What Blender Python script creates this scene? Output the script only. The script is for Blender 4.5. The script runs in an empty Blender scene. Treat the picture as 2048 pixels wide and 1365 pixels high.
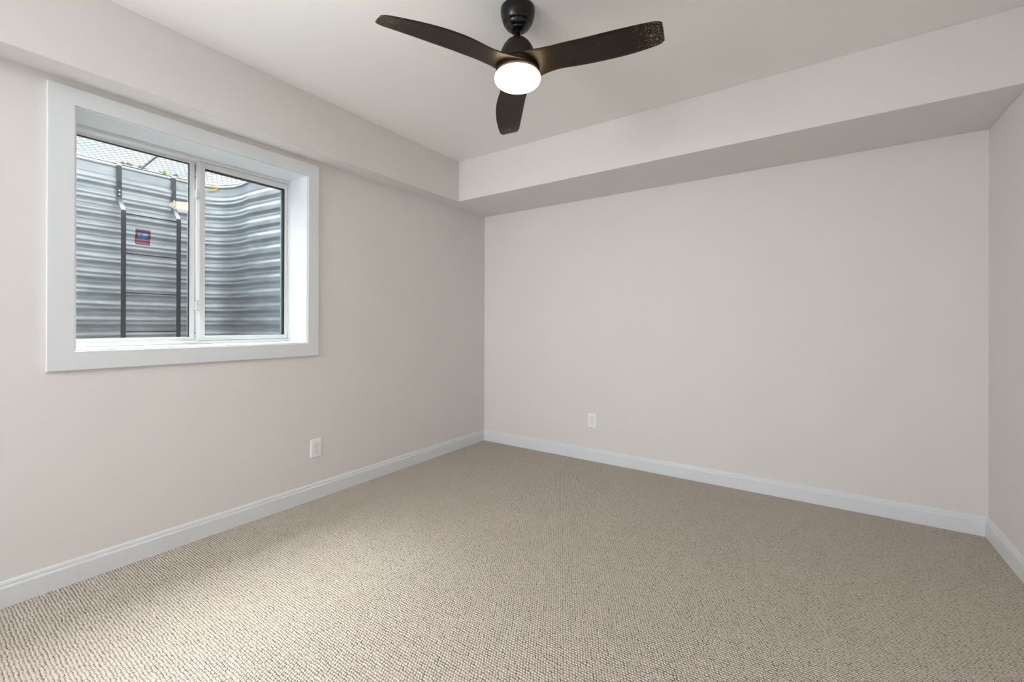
import bpy, math, random
from mathutils import Vector, Matrix, noise
random.seed(7)
sc = bpy.context.scene
COL = sc.collection

# ------------------------------------------------------------------ camera
F_PX, HORIZON, YAW, PITCH, ROLL = 874.62, 649.43, 0.603, 0.0009, 0.0024
CAM_Z = 1.1
fw = Vector((-math.sin(YAW), math.cos(YAW), 0)); rt = Vector((math.cos(YAW), math.sin(YAW), 0)); up = Vector((0, 0, 1))
fw, up = fw * math.cos(PITCH) + up * math.sin(PITCH), up * math.cos(PITCH) - fw * math.sin(PITCH)
rt, up = rt * math.cos(ROLL) + up * math.sin(ROLL), up * math.cos(ROLL) - rt * math.sin(ROLL)
cam_d = bpy.data.cameras.new('camera')
cam = bpy.data.objects.new('camera', cam_d)
COL.objects.link(cam)
cam_d.sensor_fit = 'HORIZONTAL'
cam_d.sensor_width = 36.0
cam_d.lens = 36.0 * F_PX / 2048.0
cam_d.shift_y = -(682.5 - HORIZON) / 2048.0
cam_d.clip_start = 0.01
m3 = Matrix((rt, up, -fw)).transposed()
cam.matrix_world = Matrix.Translation((0, 0, CAM_Z)) @ m3.to_4x4()
sc.camera = cam

# ------------------------------------------------------------------ sky, lights, exposure
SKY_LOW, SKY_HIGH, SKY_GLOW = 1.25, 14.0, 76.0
FILL_W, CEIL_FILL_W = 30.0, 54.0
LAMP_EMIT = 11.0
sc.view_settings.view_transform = 'Standard'
sc.view_settings.look = 'None'
sc.view_settings.exposure = 0.03
sc.view_settings.gamma = 1.0
sc.view_settings.use_curve_mapping = False
sc.cycles.use_denoising = True
sc.cycles.max_bounces = 14
sc.cycles.diffuse_bounces = 8
sc.cycles.transparent_max_bounces = 16
sc.cycles.sample_clamp_indirect = 8.0

world = bpy.data.worlds.new('sky')
sc.world = world
world.use_nodes = True
wt = world.node_tree
wt.nodes.clear()


def nd(t, kind, **kw):
    n = t.nodes.new(kind)
    for k, v in kw.items():
        if k.startswith('i_'):
            key = k[2:]
            n.inputs[int(key) if key.isdigit() else key.replace('_', ' ')].default_value = v
        else:
            setattr(n, k, v)
    return n


def math_n(t, op, a, b=None, clamp=False):
    n = t.nodes.new('ShaderNodeMath')
    n.operation = op
    n.use_clamp = clamp
    for i, v in enumerate((a, b)):
        if v is None:
            continue
        if isinstance(v, (int, float)):
            n.inputs[i].default_value = v
        else:
            t.links.new(v, n.inputs[i])
    return n.outputs[0]


w_co = nd(wt, 'ShaderNodeTexCoord')
w_sep = nd(wt, 'ShaderNodeSeparateXYZ')
wt.links.new(w_co.outputs['Generated'], w_sep.inputs[0])
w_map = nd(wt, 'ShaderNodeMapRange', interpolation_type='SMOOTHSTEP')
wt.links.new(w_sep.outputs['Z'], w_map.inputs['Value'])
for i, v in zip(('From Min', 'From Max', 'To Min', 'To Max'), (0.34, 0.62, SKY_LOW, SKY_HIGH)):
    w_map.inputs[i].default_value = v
w_noise = nd(wt, 'ShaderNodeTexNoise', i_Scale=7.0, i_Detail=2.0)
wt.links.new(w_co.outputs['Generated'], w_noise.inputs['Vector'])
w_ramp = nd(wt, 'ShaderNodeValToRGB')
w_ramp.color_ramp.elements[0].position = 0.38
w_ramp.color_ramp.elements[0].color = (0.80, 0.93, 1.0, 1)
w_ramp.color_ramp.elements[1].position = 0.58
w_ramp.color_ramp.elements[1].color = (1.0, 0.985, 0.96, 1)
wt.links.new(w_noise.outputs['Fac'], w_ramp.inputs['Fac'])
w_bg = nd(wt, 'ShaderNodeBackground')
w_out = nd(wt, 'ShaderNodeOutputWorld')
wt.links.new(w_ramp.outputs['Color'], w_bg.inputs['Color'])
# the sun behind thin cloud, high over the far side of the well
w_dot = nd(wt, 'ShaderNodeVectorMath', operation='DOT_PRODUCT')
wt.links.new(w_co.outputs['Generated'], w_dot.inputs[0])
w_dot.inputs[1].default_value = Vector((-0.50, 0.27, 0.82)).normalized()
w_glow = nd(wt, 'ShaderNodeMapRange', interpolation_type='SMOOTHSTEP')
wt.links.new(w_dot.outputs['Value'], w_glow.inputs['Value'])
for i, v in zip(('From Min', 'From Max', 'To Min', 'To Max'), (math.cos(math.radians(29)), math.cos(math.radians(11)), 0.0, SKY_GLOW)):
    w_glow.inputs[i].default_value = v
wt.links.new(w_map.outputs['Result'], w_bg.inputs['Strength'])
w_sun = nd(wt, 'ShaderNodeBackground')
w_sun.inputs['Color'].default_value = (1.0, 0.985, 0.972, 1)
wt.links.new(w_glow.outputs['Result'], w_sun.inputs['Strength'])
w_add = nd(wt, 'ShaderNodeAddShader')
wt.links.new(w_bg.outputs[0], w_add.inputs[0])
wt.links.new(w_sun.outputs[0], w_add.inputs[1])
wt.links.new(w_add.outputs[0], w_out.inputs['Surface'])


def area_light(name, loc, target, sx, sy, power, color=(1, 1, 1), portal=False, spread=180):
    d = bpy.data.lights.new(name, 'AREA')
    d.shape = 'RECTANGLE'
    d.size, d.size_y = sx, sy
    d.energy = power
    d.spread = math.radians(spread)
    d.color = color
    if portal:
        d.cycles.is_portal = True
    o = bpy.data.objects.new(name, d)
    o.location = loc
    o.rotation_euler = (Vector(target) - Vector(loc)).to_track_quat('-Z', 'Z').to_euler()
    COL.objects.link(o)
    return o


area_light('rear_fill', (-1.85, -2.4, 1.35), (-1.05, 3.0, 1.30), 1.3, 1.7, FILL_W, (0.93, 0.972, 1.0), spread=100)  # added fill from behind the camera, not a fixture of the room
area_light('ceiling_fill', (-0.60, -0.60, 1.50), (-0.78, -0.33, 2.5), 0.8, 0.8, CEIL_FILL_W, (0.93, 0.972, 1.0), spread=100)  # added unseen fill aimed up to brighten the ceiling
area_light('window_daylight_portal', (-2.93, 0.994, 1.50), (0, 0.994, 1.50), 1.1, 1.1, 1.0, portal=True)

# ------------------------------------------------------------------ room numbers (metres)
XL, XR, YB, YF = -2.5885, 0.7552, 3.2934, -2.6
ZC, ZS = 2.4569, 2.1281
SX, SY = 0.154, 0.5445
XE = -2.90                                   # outer face of the window wall
WY0, WY1, WZ0, WZ1 = 0.480, 1.508, 0.990, 2.021   # window opening


# ------------------------------------------------------------------ materials
def srgb(r, g, b):
    f = lambda c: ((c / 255 + 0.055) / 1.055) ** 2.4 if c > 10 else c / 255 / 12.92
    return (f(r), f(g), f(b), 1)


def mat(name, color, rough=0.5, metal=0.0, spec=0.5, bump=None, emis=None):
    m = bpy.data.materials.new(name)
    m.use_nodes = True
    t = m.node_tree
    b = t.nodes['Principled BSDF']
    b.inputs['Base Color'].default_value = tuple(color[:3]) + (1,)
    b.inputs['Roughness'].default_value = rough
    b.inputs['Metallic'].default_value = metal
    b.inputs['Specular IOR Level'].default_value = spec
    if bump:
        scale, strength, dist = bump
        co = nd(t, 'ShaderNodeTexCoord')
        n = nd(t, 'ShaderNodeTexNoise', i_Scale=scale, i_Detail=3.0)
        t.links.new(co.outputs['Object'], n.inputs['Vector'])
        bp = nd(t, 'ShaderNodeBump', i_Strength=strength, i_Distance=dist)
        t.links.new(n.outputs['Fac'], bp.inputs['Height'])
        t.links.new(bp.outputs[0], b.inputs['Normal'])
    if emis:
        b.inputs['Emission Color'].default_value = tuple(emis[0]) + (1,)
        b.inputs['Emission Strength'].default_value = emis[1]
    return m


M_WALL = mat('wall_paint', (0.727, 0.706, 0.692), 0.85, spec=0.2, bump=(220, 0.06, 0.001))
M_CEIL = mat('ceiling_paint', (0.87, 0.855, 0.84), 0.9, spec=0.15)
M_TRIM = mat('white_trim_paint', (0.725, 0.752, 0.782), 0.4, spec=0.4)
M_VINYL = mat('white_vinyl', (0.74, 0.745, 0.75), 0.35, spec=0.4)
M_GASKET = mat('black_gasket', (0.012, 0.013, 0.015), 0.5)
M_SPACER = mat('glass_spacer', (0.22, 0.27, 0.29), 0.6)
M_GAP_SHADE = mat('grey_gap_shade', (0.22, 0.22, 0.22), 0.9, spec=0.1)
M_PLATE = mat('outlet_plastic', (0.90, 0.90, 0.895), 0.3)
M_SLOT = mat('dark_slot', (0.006, 0.006, 0.006), 0.9, spec=0.05)
M_BLACKMETAL = mat('black_bronze_metal', (0.004, 0.004, 0.004), 0.26, spec=0.35)
M_HOUSING = mat('brown_bronze_plastic', (0.015, 0.009, 0.005), 0.5, spec=0.18)
M_IRON = mat('ladder_steel', (0.020, 0.024, 0.031), 0.34, spec=0.35, bump=(90, 0.25, 0.002))
M_BOLT = mat('zinc_bolt', (0.55, 0.56, 0.58), 0.4, metal=0.8)
M_GRATE = mat('grate_steel', (0.16, 0.17, 0.185), 0.5, metal=0.3)
M_LEAF = mat('green_leaf', (0.13, 0.25, 0.04), 0.6, spec=0.2)
M_YELLOW = mat('yellow_strap', (0.46, 0.32, 0.08), 0.5)
M_CONCRETE = mat('concrete', (0.40, 0.39, 0.37), 0.9, bump=(40, 0.4, 0.004))
M_GRAVEL = mat('gravel_stone', (0.44, 0.38, 0.32), 0.9)
M_SOIL = mat('soil', (0.12, 0.10, 0.07), 0.95, bump=(30, 0.6, 0.02))
M_MULCH = mat('dark_mulch', (0.006, 0.0065, 0.006), 0.95, spec=0.05)
M_LAMP = mat('opal_lamp_glass', (0.9, 0.85, 0.75), 0.3, emis=((1.0, 0.79, 0.46), LAMP_EMIT))


def make_glass():
    m = bpy.data.materials.new('window_glass')
    m.use_nodes = True
    t = m.node_tree
    t.nodes.clear()
    tr = nd(t, 'ShaderNodeBsdfTransparent')
    tr.inputs[0].default_value = (0.95, 0.975, 0.97, 1)
    gl = nd(t, 'ShaderNodeBsdfGlossy')
    gl.inputs['Roughness'].default_value = 0.0
    lw = nd(t, 'ShaderNodeLayerWeight', i_Blend=0.5)
    fr = math_n(t, 'ADD', math_n(t, 'MULTIPLY', math_n(t, 'POWER', lw.outputs['Facing'], 5.0), 0.9), 0.035)
    mx = nd(t, 'ShaderNodeMixShader')
    o = nd(t, 'ShaderNodeOutputMaterial')
    t.links.new(fr, mx.inputs[0])
    t.links.new(tr.outputs[0], mx.inputs[1])
    t.links.new(gl.outputs[0], mx.inputs[2])
    t.links.new(mx.outputs[0], o.inputs['Surface'])
    return m


M_GLASS = make_glass()


def make_carpet():
    """Looped berber pile: rows of short slanted yarn loops, staggered from row to row."""
    m = bpy.data.materials.new('loop_carpet')
    m.use_nodes = True
    t = m.node_tree
    L = t.links.new
    b = t.nodes['Principled BSDF']
    co = nd(t, 'ShaderNodeTexCoord')
    wob = nd(t, 'ShaderNodeTexNoise', i_Scale=38.0, i_Detail=1.0)
    L(co.outputs['Object'], wob.inputs['Vector'])
    sub = nd(t, 'ShaderNodeVectorMath', operation='SUBTRACT')
    L(wob.outputs['Color'], sub.inputs[0])
    sub.inputs[1].default_value = (0.5, 0.5, 0.5)
    scl = nd(t, 'ShaderNodeVectorMath', operation='SCALE')
    L(sub.outputs[0], scl.inputs[0])
    scl.inputs['Scale'].default_value = 0.009
    add = nd(t, 'ShaderNodeVectorMath', operation='ADD')
    L(co.outputs['Object'], add.inputs[0])
    L(scl.outputs[0], add.inputs[1])
    sp = nd(t, 'ShaderNodeSeparateXYZ')
    L(add.outputs[0], sp.inputs[0])
    px, py = 0.0105, 0.0098
    row = math_n(t, 'DIVIDE', sp.outputs['Y'], py)
    rowi = math_n(t, 'FLOOR', row)
    stag = math_n(t, 'MULTIPLY', math_n(t, 'MODULO', rowi, 2.0), 0.5)
    colm = math_n(t, 'ADD', math_n(t, 'DIVIDE', sp.outputs['X'], px), stag)
    fu = math_n(t, 'SUBTRACT', math_n(t, 'FRACT', colm), 0.5)
    fv = math_n(t, 'SUBTRACT', math_n(t, 'FRACT', row), 0.5)
    cell = nd(t, 'ShaderNodeCombineXYZ')
    L(math_n(t, 'FLOOR', colm), cell.inputs[0])
    L(rowi, cell.inputs[1])
    wn = nd(t, 'ShaderNodeTexWhiteNoise', noise_dimensions='2D')
    L(cell.outputs[0], wn.inputs['Vector'])
    wsep = nd(t, 'ShaderNodeSeparateColor')
    L(wn.outputs['Color'], wsep.inputs[0])
    fu = math_n(t, 'ADD', fu, math_n(t, 'MULTIPLY', math_n(t, 'SUBTRACT', wsep.outputs[0], 0.5), 0.17))
    fv = math_n(t, 'ADD', fv, math_n(t, 'MULTIPLY', math_n(t, 'SUBTRACT', wsep.outputs[1], 0.5), 0.17))
    # slanted ellipse inside the cell
    su = math_n(t, 'ADD', fu, math_n(t, 'MULTIPLY', fv, 0.38))
    sv = math_n(t, 'SUBTRACT', fv, math_n(t, 'MULTIPLY', fu, 0.22))
    d2 = math_n(t, 'ADD', math_n(t, 'POWER', math_n(t, 'ABSOLUTE', su), 2.0), math_n(t, 'POWER', math_n(t, 'ABSOLUTE', sv), 2.0))
    h = math_n(t, 'SUBTRACT', 1.0, math_n(t, 'MULTIPLY', d2, 3.0), clamp=True)
    # every loop its own tone and height
    hh = math_n(t, 'MULTIPLY', h, math_n(t, 'ADD', math_n(t, 'MULTIPLY', wn.outputs['Value'], 0.45), 0.72))
    fib = nd(t, 'ShaderNodeTexNoise', i_Scale=900.0, i_Detail=2.0)
    L(co.outputs['Object'], fib.inputs['Vector'])
    hf = math_n(t, 'ADD', hh, math_n(t, 'MULTIPLY', fib.outputs['Fac'], 0.15))
    rp = nd(t, 'ShaderNodeValToRGB')  # low spots between loops coloured darker, in place of occlusion shade
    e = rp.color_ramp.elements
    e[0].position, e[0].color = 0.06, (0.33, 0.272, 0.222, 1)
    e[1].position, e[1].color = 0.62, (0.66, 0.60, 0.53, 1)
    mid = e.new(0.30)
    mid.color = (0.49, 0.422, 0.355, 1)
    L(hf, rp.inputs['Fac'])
    # some gaps between loops get near-black colour, painted as deep shade
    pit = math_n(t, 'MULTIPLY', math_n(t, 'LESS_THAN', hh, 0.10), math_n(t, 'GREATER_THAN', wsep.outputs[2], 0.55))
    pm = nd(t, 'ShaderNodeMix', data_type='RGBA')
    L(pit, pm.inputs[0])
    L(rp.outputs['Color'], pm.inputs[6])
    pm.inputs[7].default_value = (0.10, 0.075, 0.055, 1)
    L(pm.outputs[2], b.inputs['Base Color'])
    b.inputs['Roughness'].default_value = 0.95
    b.inputs['Specular IOR Level'].default_value = 0.1
    bp = nd(t, 'ShaderNodeBump', i_Strength=1.0, i_Distance=0.0045)
    L(hf, bp.inputs['Height'])
    L(bp.outputs[0], b.inputs['Normal'])
    return m


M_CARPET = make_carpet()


def make_blade_mat():
    m = mat('brown_woodgrain_blade', (0.040, 0.024, 0.013), 0.42, spec=0.25)
    t = m.node_tree
    L = t.links.new
    b = t.nodes['Principled BSDF']
    co = nd(t, 'ShaderNodeTexCoord')
    mp = nd(t, 'ShaderNodeMapping')
    mp.inputs['Scale'].default_value = (60, 220, 220)
    L(co.outputs['Object'], mp.inputs['Vector'])
    n = nd(t, 'ShaderNodeTexNoise', i_Scale=1.0, i_Detail=4.0)
    L(mp.outputs[0], n.inputs['Vector'])
    bp = nd(t, 'ShaderNodeBump', i_Strength=0.5, i_Distance=0.0015)
    L(n.outputs['Fac'], bp.inputs['Height'])
    L(bp.outputs[0], b.inputs['Normal'])
    rp = nd(t, 'ShaderNodeValToRGB')
    rp.color_ramp.elements[0].position, rp.color_ramp.elements[0].color = 0.35, (0.010, 0.006, 0.0035, 1)
    rp.color_ramp.elements[1].position, rp.color_ramp.elements[1].color = 0.75, (0.028, 0.0165, 0.009, 1)
    L(n.outputs['Fac'], rp.inputs['Fac'])
    L(rp.outputs['Color'], b.inputs['Base Color'])
    return m


M_BLADE = make_blade_mat()


def add_blade_speckle():
    t = M_BLADE.node_tree
    L = t.links.new
    b = t.nodes['Principled BSDF']
    co = nd(t, 'ShaderNodeTexCoord')
    vo = nd(t, 'ShaderNodeTexNoise', i_Scale=190.0, i_Detail=2.0)
    L(co.outputs['Object'], vo.inputs['Vector'])
    sp = nd(t, 'ShaderNodeSeparateXYZ')
    L(co.outputs['Object'], sp.inputs[0])
    end = nd(t, 'ShaderNodeMapRange', interpolation_type='SMOOTHSTEP')
    L(sp.outputs['X'], end.inputs['Value'])
    for i, v in zip(('From Min', 'From Max', 'To Min', 'To Max'), (0.44, 0.585, 0.0, 0.17)):
        end.inputs[i].default_value = v
    # pale flecks painted into the colour toward the tip as specular glints
    fl = math_n(t, 'GREATER_THAN', math_n(t, 'ADD', vo.outputs['Fac'], end.outputs[0]), 0.735)
    mx = nd(t, 'ShaderNodeMix', data_type='RGBA')
    L(fl, mx.inputs[0])
    src = b.inputs['Base Color'].links[0].from_socket
    L(src, mx.inputs[6])
    mx.inputs[7].default_value = (0.22, 0.16, 0.11, 1)
    L(mx.outputs[2], b.inputs['Base Color'])


add_blade_speckle()


def make_steel():
    m = mat('galvanised_steel', (0.5, 0.5, 0.5), 0.34, metal=0.5)
    t = m.node_tree
    L = t.links.new
    b = t.nodes['Principled BSDF']
    co = nd(t, 'ShaderNodeTexCoord')
    mp = nd(t, 'ShaderNodeMapping')
    mp.inputs['Scale'].default_value = (3, 3, 14)
    L(co.outputs['Object'], mp.inputs['Vector'])
    n = nd(t, 'ShaderNodeTexNoise', i_Scale=2.0, i_Detail=5.0, i_Roughness=0.65)
    L(mp.outputs[0], n.inputs['Vector'])
    rp = nd(t, 'ShaderNodeValToRGB')
    rp.color_ramp.elements[0].position, rp.color_ramp.elements[0].color = 0.3, (0.185, 0.205, 0.232, 1)
    rp.color_ramp.elements[1].position, rp.color_ramp.elements[1].color = 0.75, (0.32, 0.348, 0.38, 1)
    L(n.outputs['Fac'], rp.inputs['Fac'])
    L(rp.outputs['Color'], b.inputs['Base Color'])
    mr = nd(t, 'ShaderNodeMapRange')
    L(n.outputs['Fac'], mr.inputs['Value'])
    mr.inputs['To Min'].default_value, mr.inputs['To Max'].default_value = 0.38, 0.56
    L(mr.outputs[0], b.inputs['Roughness'])
    return m


M_STEEL = make_steel()


# ------------------------------------------------------------------ mesh helpers
class MB:
    """Collects boxes, lathes, tubes and sheets and links them as one mesh object."""

    def __init__(self):
        self.v, self.f, self.mi, self.sm = [], [], [], []

    def add(self, vs, fs, mi=0, smooth=False):
        o = len(self.v)
        self.v += [tuple(p) for p in vs]
        for f in fs:
            self.f.append(tuple(i + o for i in f))
            self.mi.append(mi)
            self.sm.append(smooth)
        return self

    def box(self, x0, x1, y0, y1, z0, z1, mi=0):
        vs = [(x, y, z) for x in (x0, x1) for y in (y0, y1) for z in (z0, z1)]
        fs = [(0, 1, 3, 2), (4, 6, 7, 5), (0, 4, 5, 1), (2, 3, 7, 6), (0, 2, 6, 4), (1, 5, 7, 3)]
        return self.add(vs, fs, mi)

    def lathe(self, prof, cx=0, cy=0, segs=48, mi=0):
        vs, fs = [], []
        n = len(prof)
        for i in range(segs):
            a = 2 * math.pi * i / segs
            for r, z in prof:
                vs.append((cx + r * math.cos(a), cy + r * math.sin(a), z))
        for i in range(segs):
            j = (i + 1) % segs
            for k in range(n - 1):
                fs.append((i * n + k, j * n + k, j * n + k + 1, i * n + k + 1))
        return self.add(vs, fs, mi, True)

    def tube(self, pts, r, segs=10, mi=0, closed=False):
        pts = [Vector(p) for p in pts]
        vs, fs = [], []
        n = len(pts)
        for i, p in enumerate(pts):
            d = (pts[min(i + 1, n - 1)] - pts[max(i - 1, 0)]).normalized()
            ref = Vector((0, 0, 1)) if abs(d.z) < 0.9 else Vector((1, 0, 0))
            s = d.cross(ref).normalized()
            q = s.cross(d)
            for k in range(segs):
                a = 2 * math.pi * k / segs
                vs.append(p + s * (r * math.cos(a)) + q * (r * math.sin(a)))
        for i in range(n - 1):
            for k in range(segs):
                l = (k + 1) % segs
                fs.append((i * segs + k, i * segs + l, (i + 1) * segs + l, (i + 1) * segs + k))
        fs.append(tuple(reversed(range(segs))))
        fs.append(tuple((n - 1) * segs + k for k in range(segs)))
        return self.add(vs, fs, mi, True)

    def bar(self, pts, wid, thk, side, mi=0):
        """flat bar along pts; side = width direction"""
        pts = [Vector(p) for p in pts]
        side = Vector(side).normalized()
        vs, fs = [], []
        n = len(pts)
        for i, p in enumerate(pts):
            d = (pts[min(i + 1, n - 1)] - pts[max(i - 1, 0)]).normalized()
            nn = d.cross(side).normalized()
            for a, b in ((-1, -1), (1, -1), (1, 1), (-1, 1)):
                vs.append(p + side * (a * wid / 2) + nn * (b * thk / 2))
        for i in range(n - 1):
            for k in range(4):
                l = (k + 1) % 4
                fs.append((i * 4 + k, i * 4 + l, (i + 1) * 4 + l, (i + 1) * 4 + k))
        fs += [(3, 2, 1, 0), tuple((n - 1) * 4 + k for k in range(4))]
        return self.add(vs, fs, mi)

    def sweep_profile(self, prof, path, mi=0):
        """prof: (offset, z) pairs; path: list of (point, inward dir) mitred stations"""
        vs, fs = [], []
        n = len(prof)
        for (p, d) in path:
            for o, z in prof:
                vs.append((p[0] + d[0] * o, p[1] + d[1] * o, z))
        for i in range(len(path) - 1):
            for k in range(n):
                l = (k + 1) % n
                fs.append((i * n + k, (i + 1) * n + k, (i + 1) * n + l, i * n + l))
        fs += [tuple(range(n)), tuple(reversed([(len(path) - 1) * n + k for k in range(n)]))]
        return self.add(vs, fs, mi)

    def ring(self, x0, x1, o, i, mi=0):
        """picture-frame ring in the y-z plane, mitred; o, i = (y0, y1, z0, z1)"""
        vs = []
        for x in (x0, x1):
            for (y0, y1, z0, z1) in (o, i):
                vs += [(x, y0, z0), (x, y1, z0), (x, y1, z1), (x, y0, z1)]
        fs = []
        for k in range(4):
            l = (k + 1) % 4
            fs += [(k, l, 4 + l, 4 + k), (8 + k, 12 + k, 12 + l, 8 + l),
                   (k, 8 + k, 8 + l, l), (4 + k, 4 + l, 12 + l, 12 + k)]
        return self.add(vs, fs, mi)

    def build(self, name, mats, parent=None, bevel=0.0, segs=2, auto=False):
        me = bpy.data.meshes.new(name)
        me.from_pydata(self.v, [], self.f)
        for m in (mats if isinstance(mats, (list, tuple)) else [mats]):
            me.materials.append(m)
        me.polygons.foreach_set('material_index', self.mi)
        me.polygons.foreach_set('use_smooth', self.sm)
        me.update()
        import bmesh
        bm = bmesh.new()
        bm.from_mesh(me)
        bmesh.ops.recalc_face_normals(bm, faces=bm.faces)
        bm.to_mesh(me)
        bm.free()
        o = bpy.data.objects.new(name, me)
        COL.objects.link(o)
        if parent is not None:
            o.parent = parent
        if bevel:
            b = o.modifiers.new('bevel', 'BEVEL')
            b.width = bevel
            b.segments = segs
            b.limit_method = 'ANGLE'
            b.angle_limit = math.radians(40)
        return o


def tag(o, label=None, cat=None, kind=None, group=None):
    for k, v in (('label', label), ('category', cat), ('kind', kind), ('group', group)):
        if v:
            o[k] = v
    return o


def empty(name, loc):
    o = bpy.data.objects.new(name, None)
    o.location = loc
    o.empty_display_size = 0.05
    COL.objects.link(o)
    return o


def shift(mb, loc):
    mb.v = [(x - loc[0], y - loc[1], z - loc[2]) for x, y, z in mb.v]
    return mb


# ------------------------------------------------------------------ room shell
T = 0.12
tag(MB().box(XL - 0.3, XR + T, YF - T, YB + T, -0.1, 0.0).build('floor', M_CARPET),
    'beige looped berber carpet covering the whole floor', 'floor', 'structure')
tag(MB().box(XL - 0.3, XR + T, YF - T, YB + T, ZC, ZC + 0.12).build('ceiling', M_CEIL),
    'flat off-white ceiling that carries the fan', 'ceiling', 'structure')
tag(MB().box(XL - 0.3, XR + T, YB, YB + T, 0, ZC).build('wall_back', M_WALL),
    'plain greige far wall with one outlet low down', 'wall', 'structure')
tag(MB().box(XR, XR + T, YF, YB, 0, ZC).build('wall_right', M_WALL),
    'narrow strip of greige wall at the right edge', 'wall', 'structure')
tag(MB().box(XL - 0.3, XR + T, YF - T, YF, 0, ZC).build('wall_front', M_WALL),
    'plain greige wall behind the viewpoint', 'wall', 'structure')
w = MB()
J = 0.016        # jamb board thickness
w.box(XE, XL, YF, WY0 - J, 0, ZC).box(XE, XL, WY1 + J, YB, 0, ZC)
w.box(XE, XL, WY0 - J, WY1 + J, 0, WZ0 - J).box(XE, XL, WY0 - J, WY1 + J, WZ1 + J, ZC)
tag(w.build('wall_left', M_WALL), 'greige wall on the left holding the basement window', 'wall', 'structure')
# house wall above grade, outside
tag(MB().box(XE - 0.02, XL, YF - 1.5, YB + 1.5, ZC + 0.12, ZC + 3.0).build('wall_outside', M_CONCRETE),
    'house wall above the window well, outdoors', 'wall', 'structure')
# dropped bulkheads along the window wall and the far wall
tag(MB().box(XL, XL + SX, YF, YB, ZS, ZC).build('trim_1', M_WALL, bevel=0.003),
    'shallow boxed soffit above the window', 'soffit', 'structure')
tag(MB().box(XL + SX, XR, YB - SY, YB, ZS, ZC).build('trim_2', M_WALL, bevel=0.003),
    'deep boxed soffit along the top of the far wall', 'soffit', 'structure')

BASE = [(0, 0), (0.014, 0), (0.014, 0.074), (0.0125, 0.0785), (0.0095, 0.0815), (0.0095, 0.0885), (0.0075, 0.096), (0.004, 0.1005), (0, 0.1005)]
tag(MB().sweep_profile(BASE, [((XL, YF), (1, 0)), ((XL, YB), (1, -1))]).build('baseboard_left', M_TRIM),
    'white baseboard under the window wall', 'baseboard', 'structure')
tag(MB().sweep_profile(BASE, [((XL, YB), (1, -1)), ((XR, YB), (-1, -1))]).build('baseboard_back', M_TRIM),
    'white baseboard along the far wall', 'baseboard', 'structure')
tag(MB().sweep_profile(BASE, [((XR, YB), (-1, -1)), ((XR, YF), (-1, 0))]).build('baseboard_right', M_TRIM),
    'white baseboard running toward the viewer at the right edge', 'baseboard', 'structure')

# ------------------------------------------------------------------ window casing, jamb, frame, sashes
cx1 = XL + 0.017
casing = MB()
OUT = (0.3921, 1.5825, 0.9035, 2.0985)
INN = (0.4745, 1.5125, 0.9835, 2.0245)
casing.ring(XL, cx1, OUT, INN)
# thin raised bead and little step on the inner edge
casing.ring(XL, cx1 - 0.008, INN, (INN[0] + 0.006, INN[1] - 0.006, INN[2] + 0.006, INN[3] - 0.006))
tag(casing.build('trim_3', M_TRIM, bevel=0.0022), 'flat white picture-frame casing around the window', 'trim', 'structure')

jamb = MB()
jamb.ring(-2.884, XL + 0.002, (WY0 - J + 0.001, WY1 + J - 0.001, WZ0 - J + 0.001, WZ1 + J - 0.001), (WY0, WY1, WZ0, WZ1))
tag(jamb.build('trim_4', M_TRIM, bevel=0.001), 'deep white jamb lining inside the window opening', 'trim', 'structure')

win = empty('window_1', (-2.83, (WY0 + WY1) / 2, WZ0))
tag(win, 'white vinyl sliding basement window facing a corrugated well', 'window', 'structure')
W0 = win.location


def wpart(mb, name, m, parent=None, bevel=0.0):
    base = parent if parent is not None else win
    return shift(mb, W0).build(name, m, base, bevel=bevel)


fr = MB()
fr.ring(-2.882, -2.787, (WY0 + 0.001, WY1 - 0.0005, WZ0 + 0.001, WZ1 - 0.0005), (WY0 + 0.020, WY1 - 0.003, WZ0 + 0.016, WZ1 - 0.016))
fr.ring(-2.882, -2.842, (WY0 + 0.020, WY1 - 0.003, WZ0 + 0.016, WZ1 - 0.016), (WY0 + 0.030, 1.5000, WZ0 + 0.026, WZ1 - 0.024))
wpart(fr, 'window_frame', M_VINYL, bevel=0.0015)

# fixed light on the left
lf = MB()
lf.ring(-2.8805, -2.846, (0.5105, 1.0060, 1.0155, 1.9965), (0.518, 0.9820, 1.0290, 1.9920))
lf.box(-2.8800, -2.8640, 1.0050, 1.0320, 1.0170, 1.9950)
fixed = wpart(lf, 'fixed_sash', M_VINYL, bevel=0.0015)
g = MB().ring(-2.8660, -2.8510, (0.518, 0.9820, 1.0290, 1.9920), (0.5205, 0.9790, 1.0305, 1.9885))
wpart(g, 'gasket', M_GASKET, fixed)
g = MB().box(-2.8537, -2.8535, 0.519, 0.981, 1.0295, 1.9910)
wpart(g, 'glass_pane', M_GLASS, fixed)

# sliding sash on the right, one track nearer the room
rs = MB()
SO, SI = (1.0105, 1.5052, 1.0065, 2.0045), (1.0405, 1.4885, 1.0345, 1.9715)
rs.ring(-2.836, -2.802, SO, SI)
rs.ring(-2.803, -2.799, (SO[0] + 0.001, SO[1] - 0.001, SO[2] + 0.003, SO[3] - 0.003), (SO[0] + 0.012, SO[1] - 0.008, SO[2] + 0.012, SO[3] - 0.015))
slide = wpart(rs, 'sliding_sash', M_VINYL, bevel=0.0018)
g = MB().ring(-2.822, -2.808, SI, (SI[0] + 0.0015, SI[1] - 0.0045, SI[2] + 0.0008, SI[3] - 0.0045))
wpart(g, 'gasket', M_GASKET, slide)
g = MB().ring(-2.835, -2.8235, SI, (SI[0] + 0.002, SI[1] - 0.0125, SI[2] + 0.001, SI[3] - 0.006))
wpart(g, 'glass_spacer', M_SPACER, slide)
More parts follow.
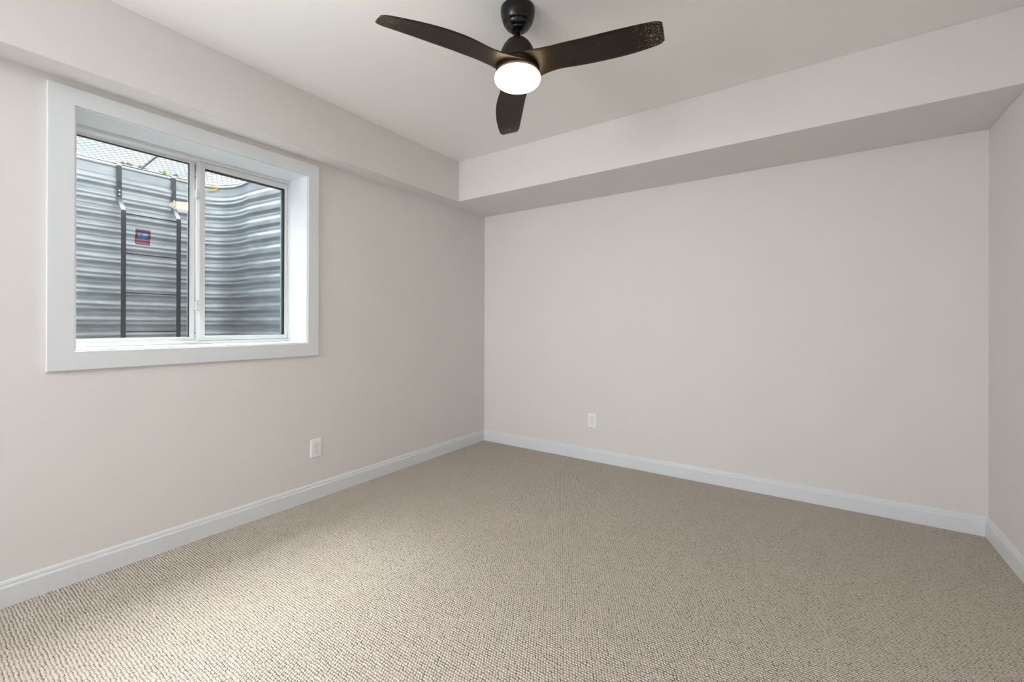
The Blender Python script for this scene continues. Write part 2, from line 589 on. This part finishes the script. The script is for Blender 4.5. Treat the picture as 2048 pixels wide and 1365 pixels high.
g = MB().box(-2.8212, -2.8210, SI[0] + 0.0005, SI[1] - 0.0005, SI[2] + 0.0005, SI[3] - 0.0005)
wpart(g, 'glass_pane', M_GLASS, slide)
for zc in (1.8180, 1.2020):
    l = MB()
    y1 = SO[0]
    l.box(-2.824, -2.803, y1 - 0.004, y1 + 0.002, zc - 0.032, zc + 0.032)
    l.box(-2.813, -2.793, y1 - 0.0155, y1 - 0.0005, zc - 0.021, zc + 0.021)
    l.box(-2.799, -2.790, y1 - 0.013, y1 + 0.009, zc + 0.010, zc + 0.020)
    l.box(-2.816, -2.800, y1 - 0.011, y1 - 0.001, zc - 0.030, zc - 0.022)
    l.box(-2.816, -2.800, y1 - 0.011, y1 - 0.001, zc + 0.022, zc + 0.030)
    la = wpart(l, 'sash_latch', M_VINYL, slide, bevel=0.0012)
    # (a latch is a piece of the sliding sash)
# dark bumper screws in the gap beside the sliding sash
dots = MB()
for zc in (1.923, 1.052):
    dots.box(-2.8472, -2.8405, 1.0062, 1.0090, zc - 0.004, zc + 0.004)
wpart(dots, 'weep_bumper', M_GASKET, fixed)
# grey strip added to stand in for shade in the slit between sashes
wpart(MB().box(-2.8630, -2.8470, 1.0061, 1.0103, 1.018, 1.994), 'gap_shade', M_GAP_SHADE, fixed)

# ------------------------------------------------------------------ wall outlets
def outlet(loc, rz, label):
    root = empty('wall_outlet', loc)
    root.rotation_euler = (0, 0, rz)
    tag(root, label, 'outlet', group='white duplex wall outlets')
    # local: plate in the x-z plane, +y out of the wall
    p = MB()
    hw, hh, t_ = 0.0375, 0.0575, 0.0055
    p.add([(-hw, 0, -hh), (hw, 0, -hh), (hw, 0, hh), (-hw, 0, hh),
           (-hw + .004, t_, -hh + .004), (hw - .004, t_, -hh + .004), (hw - .004, t_, hh - .004), (-hw + .004, t_, hh - .004)],
          [(3, 2, 1, 0), (4, 5, 6, 7), (0, 1, 5, 4), (1, 2, 6, 5), (2, 3, 7, 6), (3, 0, 4, 7)])
    p.build('cover_plate', M_PLATE, root, bevel=0.0015)
    for zc in (0.0195, -0.0195):
        r = MB()
        n = 28
        ring = []
        for i in range(n):
            a = 2 * math.pi * i / n
            x, z = 0.0172 * math.cos(a), 0.0172 * math.sin(a)
            ring.append((x, max(-0.0135, min(0.0135, z)) + zc))
        vs = [(x, 0.004, z) for x, z in ring] + [(x * 0.96, 0.0078, (z - zc) * 0.96 + zc) for x, z in ring]
        r.add(vs, [(i, (i + 1) % n, n + (i + 1) % n, n + i) for i in range(n)] + [tuple(n + i for i in range(n))])
        rec = r.build('receptacle', M_PLATE, root)
        s = MB()
        s.box(-0.0075, -0.0052, 0.0070, 0.0081, zc - 0.0005, zc + 0.0080)
        s.box(0.0050, 0.0070, 0.0070, 0.0081, zc + 0.0010, zc + 0.0075)
        s.lathe([(0.0, 0.0), (0.0026, 0.0), (0.0026, 0.0011), (0.0, 0.0011)], segs=14)
        # turn the round ground hole to face out of the wall
        k = 14 * 4
        s.v[-k:] = [(x, 0.0070 + z, y + zc - 0.0072) for x, y, z in s.v[-k:]]
        s.build('slot', M_SLOT, rec)
        # outline groove round the receptacle
        gr = MB()
        vs = [(x * 1.03, 0.0056, (z - zc) * 1.03 + zc) for x, z in ring] + [(x * 1.10, 0.0057, (z - zc) * 1.10 + zc) for x, z in ring]
        gr.add(vs, [(i, (i + 1) % n, n + (i + 1) % n, n + i) for i in range(n)])
        gr.build('groove', mat('groove_grey', (0.25, 0.25, 0.25), 0.6) if 'groove_grey' not in bpy.data.materials else bpy.data.materials['groove_grey'], rec)
    sc_ = MB()
    sc_.lathe([(0.0, 0.0), (0.0032, 0.0), (0.0032, 0.0012), (0.0, 0.0016)], segs=16)
    sc_.v = [(x, 0.0052 + z, y) for x, y, z in sc_.v]
    sc_.build('screw', M_PLATE, root)
    return root


outlet((XL, 1.5755, 0.3190), -math.pi / 2, 'white duplex outlet on the left wall, below and right of the window')
outlet((-1.4763, YB, 0.3275), math.pi, 'white duplex outlet low on the far wall')

# ------------------------------------------------------------------ ceiling fan
FX, FY = -1.0485, 1.5606
Z0 = CAM_Z
fan = empty('ceiling_fan', (FX, FY, ZC))
tag(fan, 'dark bronze three-blade ceiling fan with a lit round lamp', 'ceiling fan')


def fpart(mb, name, m, parent=None, bevel=0.0):
    return shift(mb, (FX, FY, ZC)).build(name, m, parent or fan, bevel=bevel)


can = [(0.0, 0.0), (0.0735, 0.0), (0.0740, -0.008), (0.0725, -0.026), (0.0680, -0.044), (0.0625, -0.058), (0.0570, -0.0665),
       (0.0545, -0.0665), (0.0540, -0.0690), (0.0480, -0.0790), (0.0400, -0.0850), (0.0375, -0.0850), (0.0370, -0.0880),
       (0.0300, -0.0940), (0.0230, -0.0970), (0.0, -0.0975)]
c = MB().lathe([(r, ZC + z) for r, z in can], FX, FY, 64)
canopy = fpart(c, 'canopy', M_BLACKMETAL)
c = MB().lathe([(0.0, ZC - .090)] + [(0.0150 * math.cos(a), ZC - 0.090 - 0.0130 * math.sin(a)) for a in [i * math.pi / 20 for i in range(0, 11)]], FX, FY, 32)
fpart(c, 'hanger_ball', M_BLACKMETAL, canopy)
c = MB().lathe([(0.0, ZC - 0.10), (0.0105, ZC - 0.10), (0.0105, ZC - 0.110), (0.0125, ZC - 0.114), (0.0175, ZC - 0.122), (0.0185, ZC - 0.132), (0.0185, ZC - 0.150), (0.0, ZC - 0.150)], FX, FY, 32)
fpart(c, 'downrod', M_BLACKMETAL)
HT = Z0 + 1.227     # top of motor housing
hp = [(0.0, HT + 0.004), (0.020, HT + 0.003), (0.034, HT - 0.003), (0.048, HT - 0.014), (0.060, HT - 0.030), (0.069, HT - 0.048),
      (0.0765, HT - 0.068), (0.0815, HT - 0.088), (0.0840, HT - 0.102), (0.0840, HT - 0.1035), (0.0800, HT - 0.104), (0.0800, HT - 0.106),
      (0.0850, HT - 0.1065), (0.0905, HT - 0.118), (0.0930, HT - 0.128), (0.0935, HT - 0.142), (0.0920, HT - 0.1455), (0.0, HT - 0.1455)]
c = MB().lathe(hp, FX, FY, 64)
housing = fpart(c, 'motor_housing', M_HOUSING)
c = MB()
for i in range(14):       # row of cooling slots round the crown
    a = 2 * math.pi * i / 14
    ca, sa = math.cos(a), math.sin(a)
    pr = [(0.041, HT - 0.0070), (0.0555, HT - 0.0225)]
    vs = []
    for r, z in pr:
        for s in (-0.0022, 0.0022):
            for dz in (0.0005, -0.004):
                vs.append((FX + ca * r - sa * s, FY + sa * r + ca * s, z + dz))
    c.add(vs, [(0, 2, 6, 4), (1, 5, 7, 3), (0, 4, 5, 1), (2, 3, 7, 6), (0, 1, 3, 2), (4, 6, 7, 5)])
fpart(c, 'vent_slot', M_SLOT, housing)

LAMP_Z = Z0 + 1.060
lp = []
for i in range(0, 25):
    a = math.pi / 2 - math.pi * i / 24
    cr, sr = math.cos(a), math.sin(a)
    e = 0.62
    lp.append((0.0990 * abs(cr) ** e, LAMP_Z + (0.027 if sr > 0 else 0.034) * math.copysign(abs(sr) ** 0.85, sr)))
lp[0] = (0.0, lp[0][1])
lp[-1] = (0.0, lp[-1][1])
lamp = fpart(MB().lathe(lp, FX, FY, 64), 'lamp_shade', M_LAMP)


def smooth_tab(tab, s):
    """Catmull-Rom through the table"""
    n = len(tab)
    for i in range(n - 1):
        a, b = tab[i], tab[i + 1]
        if s <= b[0] or i == n - 2:
            p0, p3 = tab[max(i - 1, 0)], tab[min(i + 2, n - 1)]
            k = max(0.0, min(1.0, (s - a[0]) / (b[0] - a[0])))
            m1 = (b[1] - p0[1]) / (b[0] - p0[0]) * (b[0] - a[0])
            m2 = (p3[1] - a[1]) / (p3[0] - a[0]) * (b[0] - a[0])
            return ((2 * k ** 3 - 3 * k ** 2 + 1) * a[1] + (k ** 3 - 2 * k ** 2 + k) * m1
                    + (-2 * k ** 3 + 3 * k ** 2) * b[1] + (k ** 3 - k ** 2) * m2)


# chord, pitch (deg, +T edge lower), sweep of the chord centre, height above camera
CH = [(0.0, 0.184), (0.035, 0.180), (0.06, 0.166), (0.09, 0.151), (0.13, 0.139), (0.17, 0.134), (0.25, 0.142), (0.35, 0.144), (0.45, 0.136), (0.55, 0.116), (0.60, 0.098)]
PT = [(0.0, 10), (0.05, 10), (0.16, 10), (0.25, 9), (0.35, 9), (0.45, 11), (0.60, 14.5)]
SW = [(0.0, 0.0), (0.05, 0.002), (0.16, 0.000), (0.30, 0.008), (0.45, 0.004), (0.60, -0.010)]
HZ = [(0.0, 1.106), (0.05, 1.106), (0.10, 1.107), (0.20, 1.106), (0.35, 1.100), (0.60, 1.085)]


def make_blade():
    b = MB()
    ns, nc = 72, 20
    vs, fs = [], []
    R0, R1 = -0.0915, 0.598
    for i in range(ns):
        s = R0 + (R1 - R0) * i / (ns - 1)
        c_, p_, w_, z_ = smooth_tab(CH, s), math.radians(smooth_tab(PT, s)), smooth_tab(SW, s), smooth_tab(HZ, s)
        if s < 0:          # the root closes as a round disc inside the hub
            c_ = 2 * math.sqrt(max(1e-6, 0.0920 ** 2 - s * s))
            p_ *= 1.0 + s / 0.0915
        tip = max(0.0, (s - 0.570) / 0.028)
        c_ *= 1.0 - 0.18 * tip ** 3
        th = 0.0085 if s > 0.2 else 0.0085 + (0.2 - s) * 0.03
        th *= 1.0 - 0.5 * tip
        for k in range(nc):
            a = 2 * math.pi * k / nc
            q = math.copysign(abs(math.cos(a)) ** 0.75, math.cos(a)) * 0.5
            n_ = math.copysign(abs(math.sin(a)) ** 0.8, math.sin(a)) * 0.5 * th
            camber = 0.010 * (0.25 - q * q)
            t_ = c_ * q * math.cos(p_) + w_ + (n_ + camber) * math.sin(p_)
            z = -c_ * q * math.sin(p_) + (n_ + camber) * math.cos(p_) + z_ + Z0
            # slightly slanted end
            ss = s
            vs.append((ss, t_, z - ZC))
    for i in range(ns - 1):
        for k in range(nc):
            l = (k + 1) % nc
            fs.append((i * nc + k, i * nc + l, (i + 1) * nc + l, (i + 1) * nc + k))
    fs.append(tuple(range(nc)))
    fs.append(tuple((ns - 1) * nc + k for k in range(nc)))
    b.add(vs, fs, 0, True)
    return b


blade = make_blade().build('blade', M_BLADE, fan)
for k, base in enumerate((90, 210, 330)):
    o = blade if k == 0 else blade.copy()
    if k:
        COL.objects.link(o)
        o.parent = fan
    o.rotation_euler = (0, 0, math.radians(base + 4.5) + YAW)

# ------------------------------------------------------------------ window well outdoors
WCY = 0.994
RIM_Z = 2.145


def well_plan():
    """Inside face of the well in plan, from the near side round to the far side."""
    half = [(-2.905, 0.612)]
    pts = []
    # straight flank, then a bend, then the flat back
    pts.append((-2.905, 0.612))
    for i in range(1, 9):
        k = i / 8
        pts.append((-2.905 - 0.52 * k, 0.612 - 0.056 * k))
    p0, p1, p2 = Vector((-3.425, 0.556)), Vector((-3.805, 0.590)), Vector((-3.805, 0.350))
    for i in range(1, 25):
        k = i / 24
        p = p0 * (1 - k) ** 2 + p1 * 2 * k * (1 - k) + p2 * k * k
        pts.append((p.x, p.y))
    return pts     # (x, distance from the centre line)


def resample(pts, step):
    out = [pts[0]]
    for a, b in zip(pts, pts[1:]):
        d = math.hypot(b[0] - a[0], b[1] - a[1])
        n = max(1, round(d / step))
        for i in range(1, n + 1):
            out.append((a[0] + (b[0] - a[0]) * i / n, a[1] + (b[1] - a[1]) * i / n))
    return out


half = well_plan()
plan = [(x, WCY + d) for x, d in half] + [(x, WCY - d) for x, d in reversed(half)]
plan = resample(plan, 0.02)
RIB = 0.1018


def rib(z, g=1.0):
    """inward offset of the corrugation at height z"""
    t = ((z - CAM_Z - 0.523) / RIB) % 1.0
    t = min(t, 1 - t)            # 0 at the ridge, 0.5 mid-trough
    if t < 0.17:
        return 0.0125 - 0.0050 * g * math.exp(-(t / 0.07) ** 2)
    k = (t - 0.17) / 0.33
    return 0.0125 * (1 - math.sin(k * math.pi / 2)) ** 1.3 - 0.004 * math.sin(k * math.pi)


def plan_normal(i):
    a, b = plan[max(i - 1, 0)], plan[min(i + 1, len(plan) - 1)]
    d = Vector((b[0] - a[0], b[1] - a[1]))
    d.normalize()
    n = Vector((d.y, -d.x))
    c_ = Vector((-3.3, WCY))
    if n.dot(c_ - Vector(plan[i])) < 0:
        n = -n
    return n


def dent(y, z, x):
    """bend crimps and battered lower left of the sheet"""
    o = 0.0
    if x < -3.7:
        lo = max(0.0, min(1.0, (1.75 - z) / 0.5))
        k = max(0.0, 0.822 - y)
        o += lo * k * 0.28
        o += lo * 0.006 * math.exp(-((y - 0.822) / 0.012) ** 2) * (0.5 + 0.5 * math.sin(z * 2 * math.pi / RIB))
    return o


well = empty('window_well', (-3.4, WCY, 0.70))
tag(well, 'corrugated galvanised steel window well outside the glass', 'window well')
zs_ = []
z = 0.62
while z < RIM_Z + 1e-6:
    zs_.append(z)
    z += RIB / 22
vs, fs = [], []
nz = len(zs_)
for i, (x, y) in enumerate(plan):
    n = plan_normal(i)
    for z in zs_:
        fade = max(0.0, min(1.0, (RIM_Z - 0.055 - z) / 0.02))
        g_ = max(0.0, min(1.0, (-3.40 - x) / 0.05))
        o = rib(z, g_) * fade + dent(y, z, x) + 0.0022 * noise.noise((x * 4, y * 4, z * 9))
        vs.append((x + n.x * o, y + n.y * o, z))
for i in range(len(plan) - 1):
    for k in range(nz - 1):
        fs.append((i * nz + k, (i + 1) * nz + k, (i + 1) * nz + k + 1, i * nz + k + 1))
mb = MB().add(vs, fs, 0, True)
sheet = shift(mb, well.location).build('corrugated_sheet', M_STEEL, well)
sol = sheet.modifiers.new('thickness', 'SOLIDIFY')
sol.thickness = 0.002
sol.offset = 1.0 if False else 0.0
mb = MB().tube([(x, y, RIM_Z) for x, y in plan], 0.011, 12)
shift(mb, well.location).build('rolled_rim', M_STEEL, well)

# warning sticker, following the ribs
stk_y0, stk_y1, stk_z0, stk_z1 = 0.995, 1.078, 1.643, 1.749
vs, fs = [], []
ny_, nz_ = 12, 60
for i in range(ny_ + 1):
    for k in range(nz_ + 1):
        y = stk_y0 + (stk_y1 - stk_y0) * i / ny_
        z = stk_z0 + (stk_z1 - stk_z0) * k / nz_
        vs.append((-3.805 + rib(z) + dent(y, z, -3.8) + 0.0022 * noise.noise((-3.805 * 4, y * 4, z * 9)) + 0.0022, y, z))
for i in range(ny_):
    for k in range(nz_):
        a = i * (nz_ + 1) + k
        fs.append((a, a + nz_ + 1, a + nz_ + 2, a + 1))


def make_sticker_mat():
    m = mat('maroon_sticker', (0.12, 0.02, 0.04), 0.35)
    t = m.node_tree
    L = t.links.new
    b = t.nodes['Principled BSDF']
    co = nd(t, 'ShaderNodeTexCoord')
    sp = nd(t, 'ShaderNodeSeparateXYZ')
    L(co.outputs['Generated'], sp.inputs[0])
    y, z = sp.outputs['Y'], sp.outputs['Z']
    # oblong picture in the upper middle
    dy = math_n(t, 'DIVIDE', math_n(t, 'SUBTRACT', y, 0.50), 0.33)
    dz = math_n(t, 'DIVIDE', math_n(t, 'SUBTRACT', z, 0.62), 0.17)
    d = math_n(t, 'ADD', math_n(t, 'POWER', math_n(t, 'ABSOLUTE', dy), 4.0), math_n(t, 'POWER', math_n(t, 'ABSOLUTE', dz), 4.0))
    pic = math_n(t, 'LESS_THAN', d, 1.0)
    nz1 = nd(t, 'ShaderNodeTexNoise', i_Scale=4.0, i_Detail=2.0)
    L(co.outputs['Generated'], nz1.inputs['Vector'])
    rp = nd(t, 'ShaderNodeValToRGB')
    rp.color_ramp.elements[0].position, rp.color_ramp.elements[0].color = 0.42, (0.02, 0.05, 0.10, 1)
    rp.color_ramp.elements[1].position, rp.color_ramp.elements[1].color = 0.60, (0.10, 0.28, 0.50, 1)
    L(nz1.outputs['Fac'], rp.inputs['Fac'])
    # rows of small print below
    rows = math_n(t, 'GREATER_THAN', math_n(t, 'FRACT', math_n(t, 'MULTIPLY', z, 16.0)), 0.62)
    band = math_n(t, 'MULTIPLY', math_n(t, 'LESS_THAN', z, 0.38), math_n(t, 'GREATER_THAN', z, 0.06))
    inset = math_n(t, 'LESS_THAN', math_n(t, 'ABSOLUTE', math_n(t, 'SUBTRACT', y, 0.48)), 0.38)
    txt = math_n(t, 'MULTIPLY', math_n(t, 'MULTIPLY', rows, band), inset)
    m1 = nd(t, 'ShaderNodeMix', data_type='RGBA')
    m1.inputs[6].default_value = (0.075, 0.010, 0.022, 1)
    m1.inputs[7].default_value = (0.24, 0.08, 0.12, 1)
    L(txt, m1.inputs[0])
    m2 = nd(t, 'ShaderNodeMix', data_type='RGBA')
    L(pic, m2.inputs[0])
    L(m1.outputs[2], m2.inputs[6])
    L(rp.outputs['Color'], m2.inputs[7])
    L(m2.outputs[2], b.inputs['Base Color'])
    return m


mb = MB().add(vs, fs, 0, True)
stk = shift(mb, well.location).build('sticker', make_sticker_mat(), well)
stk['label'] = 'maroon warning sticker with a blue picture'

# ladder
lad = empty('ladder', (-3.70, 1.06, 0.78))
tag(lad, 'dark steel escape ladder bolted inside the window well', 'ladder')
for y in (0.9085, 1.2090):
    r_ = MB().bar([(-3.805 + 0.0150 * math.cos(a), y, RIM_Z + 0.0150 * math.sin(a)) for a in [math.radians(q) for q in (165, 140, 115, 90, 65, 40, 18)]] + [(-3.7868, y, 2.138), (-3.7862, y, 1.936), (-3.7820, y, 1.929),
                   (-3.6985, y, 1.843), (-3.695, y, 1.834), (-3.695, y, 0.78)], 0.0255, 0.005, (0, 1, 0))
    rl = shift(r_, lad.location).build('rail', M_IRON, lad, bevel=0.0008)
    for dz in (1.983, 1.958):
        bm_ = MB().lathe([(0.0, 0.0), (0.0055, 0.0), (0.0055, 0.003), (0.003, 0.0045), (0.0, 0.0045)], segs=12)
        bm_.v = [(-3.7840 + z, y + x, dz + yy) for x, yy, z in bm_.v]
        shift(bm_, lad.location).build('bolt', M_BOLT, rl)
for z in (1.8226, 1.563, 1.305, 1.048):
    r_ = MB().tube([(-3.6975, 0.9085, z), (-3.6975, 1.209, z)], 0.0042, 10)
    shift(r_, lad.location).build('rung', M_IRON, lad)

# expanded-metal grate lying on the rim
gz = 2.1675
gpoly = [(x - 0.012 if x < -3.75 else x, y + (0.012 if y > WCY else -0.012)) for x, y in plan]


def inside(px, py):
    c_ = False
    n = len(gpoly)
    for i in range(n):
        (x0, y0), (x1, y1) = gpoly[i], gpoly[(i + 1) % n]
        if (y0 > py) != (y1 > py) and px < (x1 - x0) * (py - y0) / (y1 - y0) + x0:
            c_ = not c_
    return c_


grate = empty('grate', (-3.4, WCY, gz))
tag(grate, 'expanded metal grate covering the top of the window well', 'grate')
mesh_ = MB()
for sgn in (1, -1):
    slope = -0.44 * sgn
    c0 = -1.2
    while c0 < 4.8:
        seg = None
        x = -3.84
        run = []
        while x <= -2.90:
            y = c0 + slope * (x + 3.4)
            if inside(x, y):
                run.append((x, y))
            x += 0.01
        if len(run) > 1:
            zz = gz + 0.004 + (0.0008 if sgn > 0 else -0.0008)
            mesh_.bar([(run[0][0], run[0][1], zz), (run[-1][0], run[-1][1], zz)], 0.0017, 0.0016, (-slope, 1, 0))
        c0 += 0.0332
shift(mesh_, grate.location).build('expanded_mesh', M_GRATE, grate)
edge = MB().tube([(x, y, gz + 0.001) for x, y in gpoly], 0.0042, 8)
shift(edge, grate.location).build('edge_rod', M_GRATE, grate)
cb = MB().bar([(-2.92, 0.987, gz + 0.010), (-3.818, 1.034, gz + 0.010)], 0.010, 0.010, (0, 0, 1))
shift(cb, grate.location).build('cross_bar', M_GRATE, grate)

# yellow strap tied round the rim, with a hanging end
st = empty('yellow_strap', (-3.80, 1.35, RIM_Z))
tag(st, 'yellow strap tied along the well rim, one end hanging', 'strap')


def plan_at(y):
    """x of the well's inside face at this y (far half)"""
    for (x0, y0), (x1, y1) in zip(plan, plan[1:]):
        if min(y0, y1) <= y <= max(y0, y1) and abs(y1 - y0) > 1e-6 and x0 < -3.5:
            return x0 + (x1 - x0) * (y - y0) / (y1 - y0)
    return -3.805


pts = []
for i in range(22):
    y = 1.245 + (1.475 - 1.245) * i / 21
    pts.append((plan_at(y) + 0.0135, y, RIM_Z + 0.004 + 0.004 * math.sin(i * 1.1)))
sb = MB().bar(pts, 0.007, 0.002, (0, 0, 1))
shift(sb, st.location).build('band', M_YELLOW, st)
kx = plan_at(1.475)
sb = MB().tube([(kx + 0.0160 * math.cos(a), 1.475 + 0.0005 * q, RIM_Z + 0.0160 * math.sin(a)) for q, a in enumerate([math.radians(d) for d in range(-70, 171, 20)])], 0.0042, 8)
shift(sb, st.location).build('knot', M_YELLOW, st)
sb = MB().bar([(plan_at(1.47) + 0.018, 1.47, RIM_Z - 0.012), (plan_at(1.45) + 0.024, 1.45, RIM_Z - 0.025), (plan_at(1.425) + 0.028, 1.425, RIM_Z - 0.032), (plan_at(1.412) + 0.028, 1.412, RIM_Z - 0.034)], 0.014, 0.002, (0.3, 0, 1))
shift(sb, st.location).build('tail', M_YELLOW, st)

# green leaf caught on the rim
vs, fs = [], []
n = 10
for i in range(n + 1):
    k = i / n
    wd = 0.013 * math.sin(math.pi * min(1, k * 1.02)) ** 0.8 + 0.0006
    zc = RIM_Z + 0.006 + 0.040 * k
    for s in (-1, 0, 1):
        vs.append((-3.793 + 0.006 * k * k - 0.004 * abs(s) * math.sin(math.pi * k), 1.163 + s * wd - 0.01 * k, zc))
for i in range(n):
    for s in (0, 1):
        a = i * 3 + s
        fs.append((a, a + 1, a + 4, a + 3))
lf = MB().add(vs, fs, 0, True).build('leaf', M_LEAF)
lf.modifiers.new('thickness', 'SOLIDIFY').thickness = 0.0008
tag(lf, 'small bright green leaf standing on the well rim', 'leaf')

# gravel in the bottom of the well, soil round it
gm = MB()
vs, fs = [], []
nx_, nyy = 46, 60
for i in range(nx_ + 1):
    for k in range(nyy + 1):
        x = -3.86 + (0.96) * i / nx_
        y = WCY - 0.66 + 1.32 * k / nyy
        vs.append((x, y, 0.70 + 0.022 * abs(noise.noise((x * 28, y * 28, 0.3)))))
def in_well(x, y):
    c_ = False
    for i in range(len(plan)):
        (x0, y0), (x1, y1) = plan[i], plan[(i + 1) % len(plan)]
        if (y0 > y) != (y1 > y) and x < (x1 - x0) * (y - y0) / (y1 - y0) + x0:
            c_ = not c_
    return c_


for i in range(nx_):
    for k in range(nyy):
        a = i * (nyy + 1) + k
        if not all(in_well(vs[q][0] - (0.075 if vs[q][1] < 1.3 else 0.025), vs[q][1] + (0.03 if vs[q][1] > WCY else -0.03)) for q in (a, a + nyy + 1, a + nyy + 2, a + 1)):
            continue
        fs.append((a, a + nyy + 1, a + nyy + 2, a + 1))
tag(gm.add(vs, fs, 0, True).build('gravel', M_GRAVEL), 'grey gravel in the bottom of the window well', 'gravel', 'stuff')
gp = [(x - (0.02 if x < -3.75 else 0.0), y + (0.02 if y > WCY else -0.02)) for x, y in plan]
outer = []
for x, y in gp:
    d = Vector((x + 3.2, y - WCY)).normalized() * 9
    outer.append((min(x + d.x, -2.92), y + d.y))
vs = [(x, y, 2.02) for x, y in gp] + [(x, y, 2.02) for x, y in outer] + [(x, y, 1.6) for x, y in gp]
N = len(gp)
fs = [(i, i + 1, N + i + 1, N + i) for i in range(N - 1)] + [(i, 2 * N + i, 2 * N + i + 1, i + 1) for i in range(N - 1)]
tag(MB().add(vs, fs).build('ground', M_SOIL), 'bare soil outside around the top of the window well', 'ground', 'structure')

# dark mulch heaped against the back of the well rim
vs, fs = [], []
n1, n2 = 70, 8
for i in range(n1 + 1):
    y = 0.80 + (1.52 - 0.80) * i / n1
    for k in range(n2 + 1):
        x = -3.845 - 0.22 * k / n2
        bump = math.sin(math.pi * min(1.0, k / n2 * 1.15)) if k < n2 else 0.0
        side = min(1.0, (y - 0.80) / 0.12, (1.52 - y) / 0.10)
        z = 2.06 + bump * side * (0.156 + 0.024 * noise.noise((x * 16, y * 22, 1.7)) + 0.022 * noise.noise((x * 60, y * 70, 4.1)))
        vs.append((x, y, z))
for i in range(n1):
    for k in range(n2):
        a = i * (n2 + 1) + k
        fs.append((a, a + n2 + 1, a + n2 + 2, a + 1))
tag(MB().add(vs, fs, 0, True).build('mulch', M_MULCH), 'dark ragged mulch showing just above the well rim', 'mulch', 'stuff')
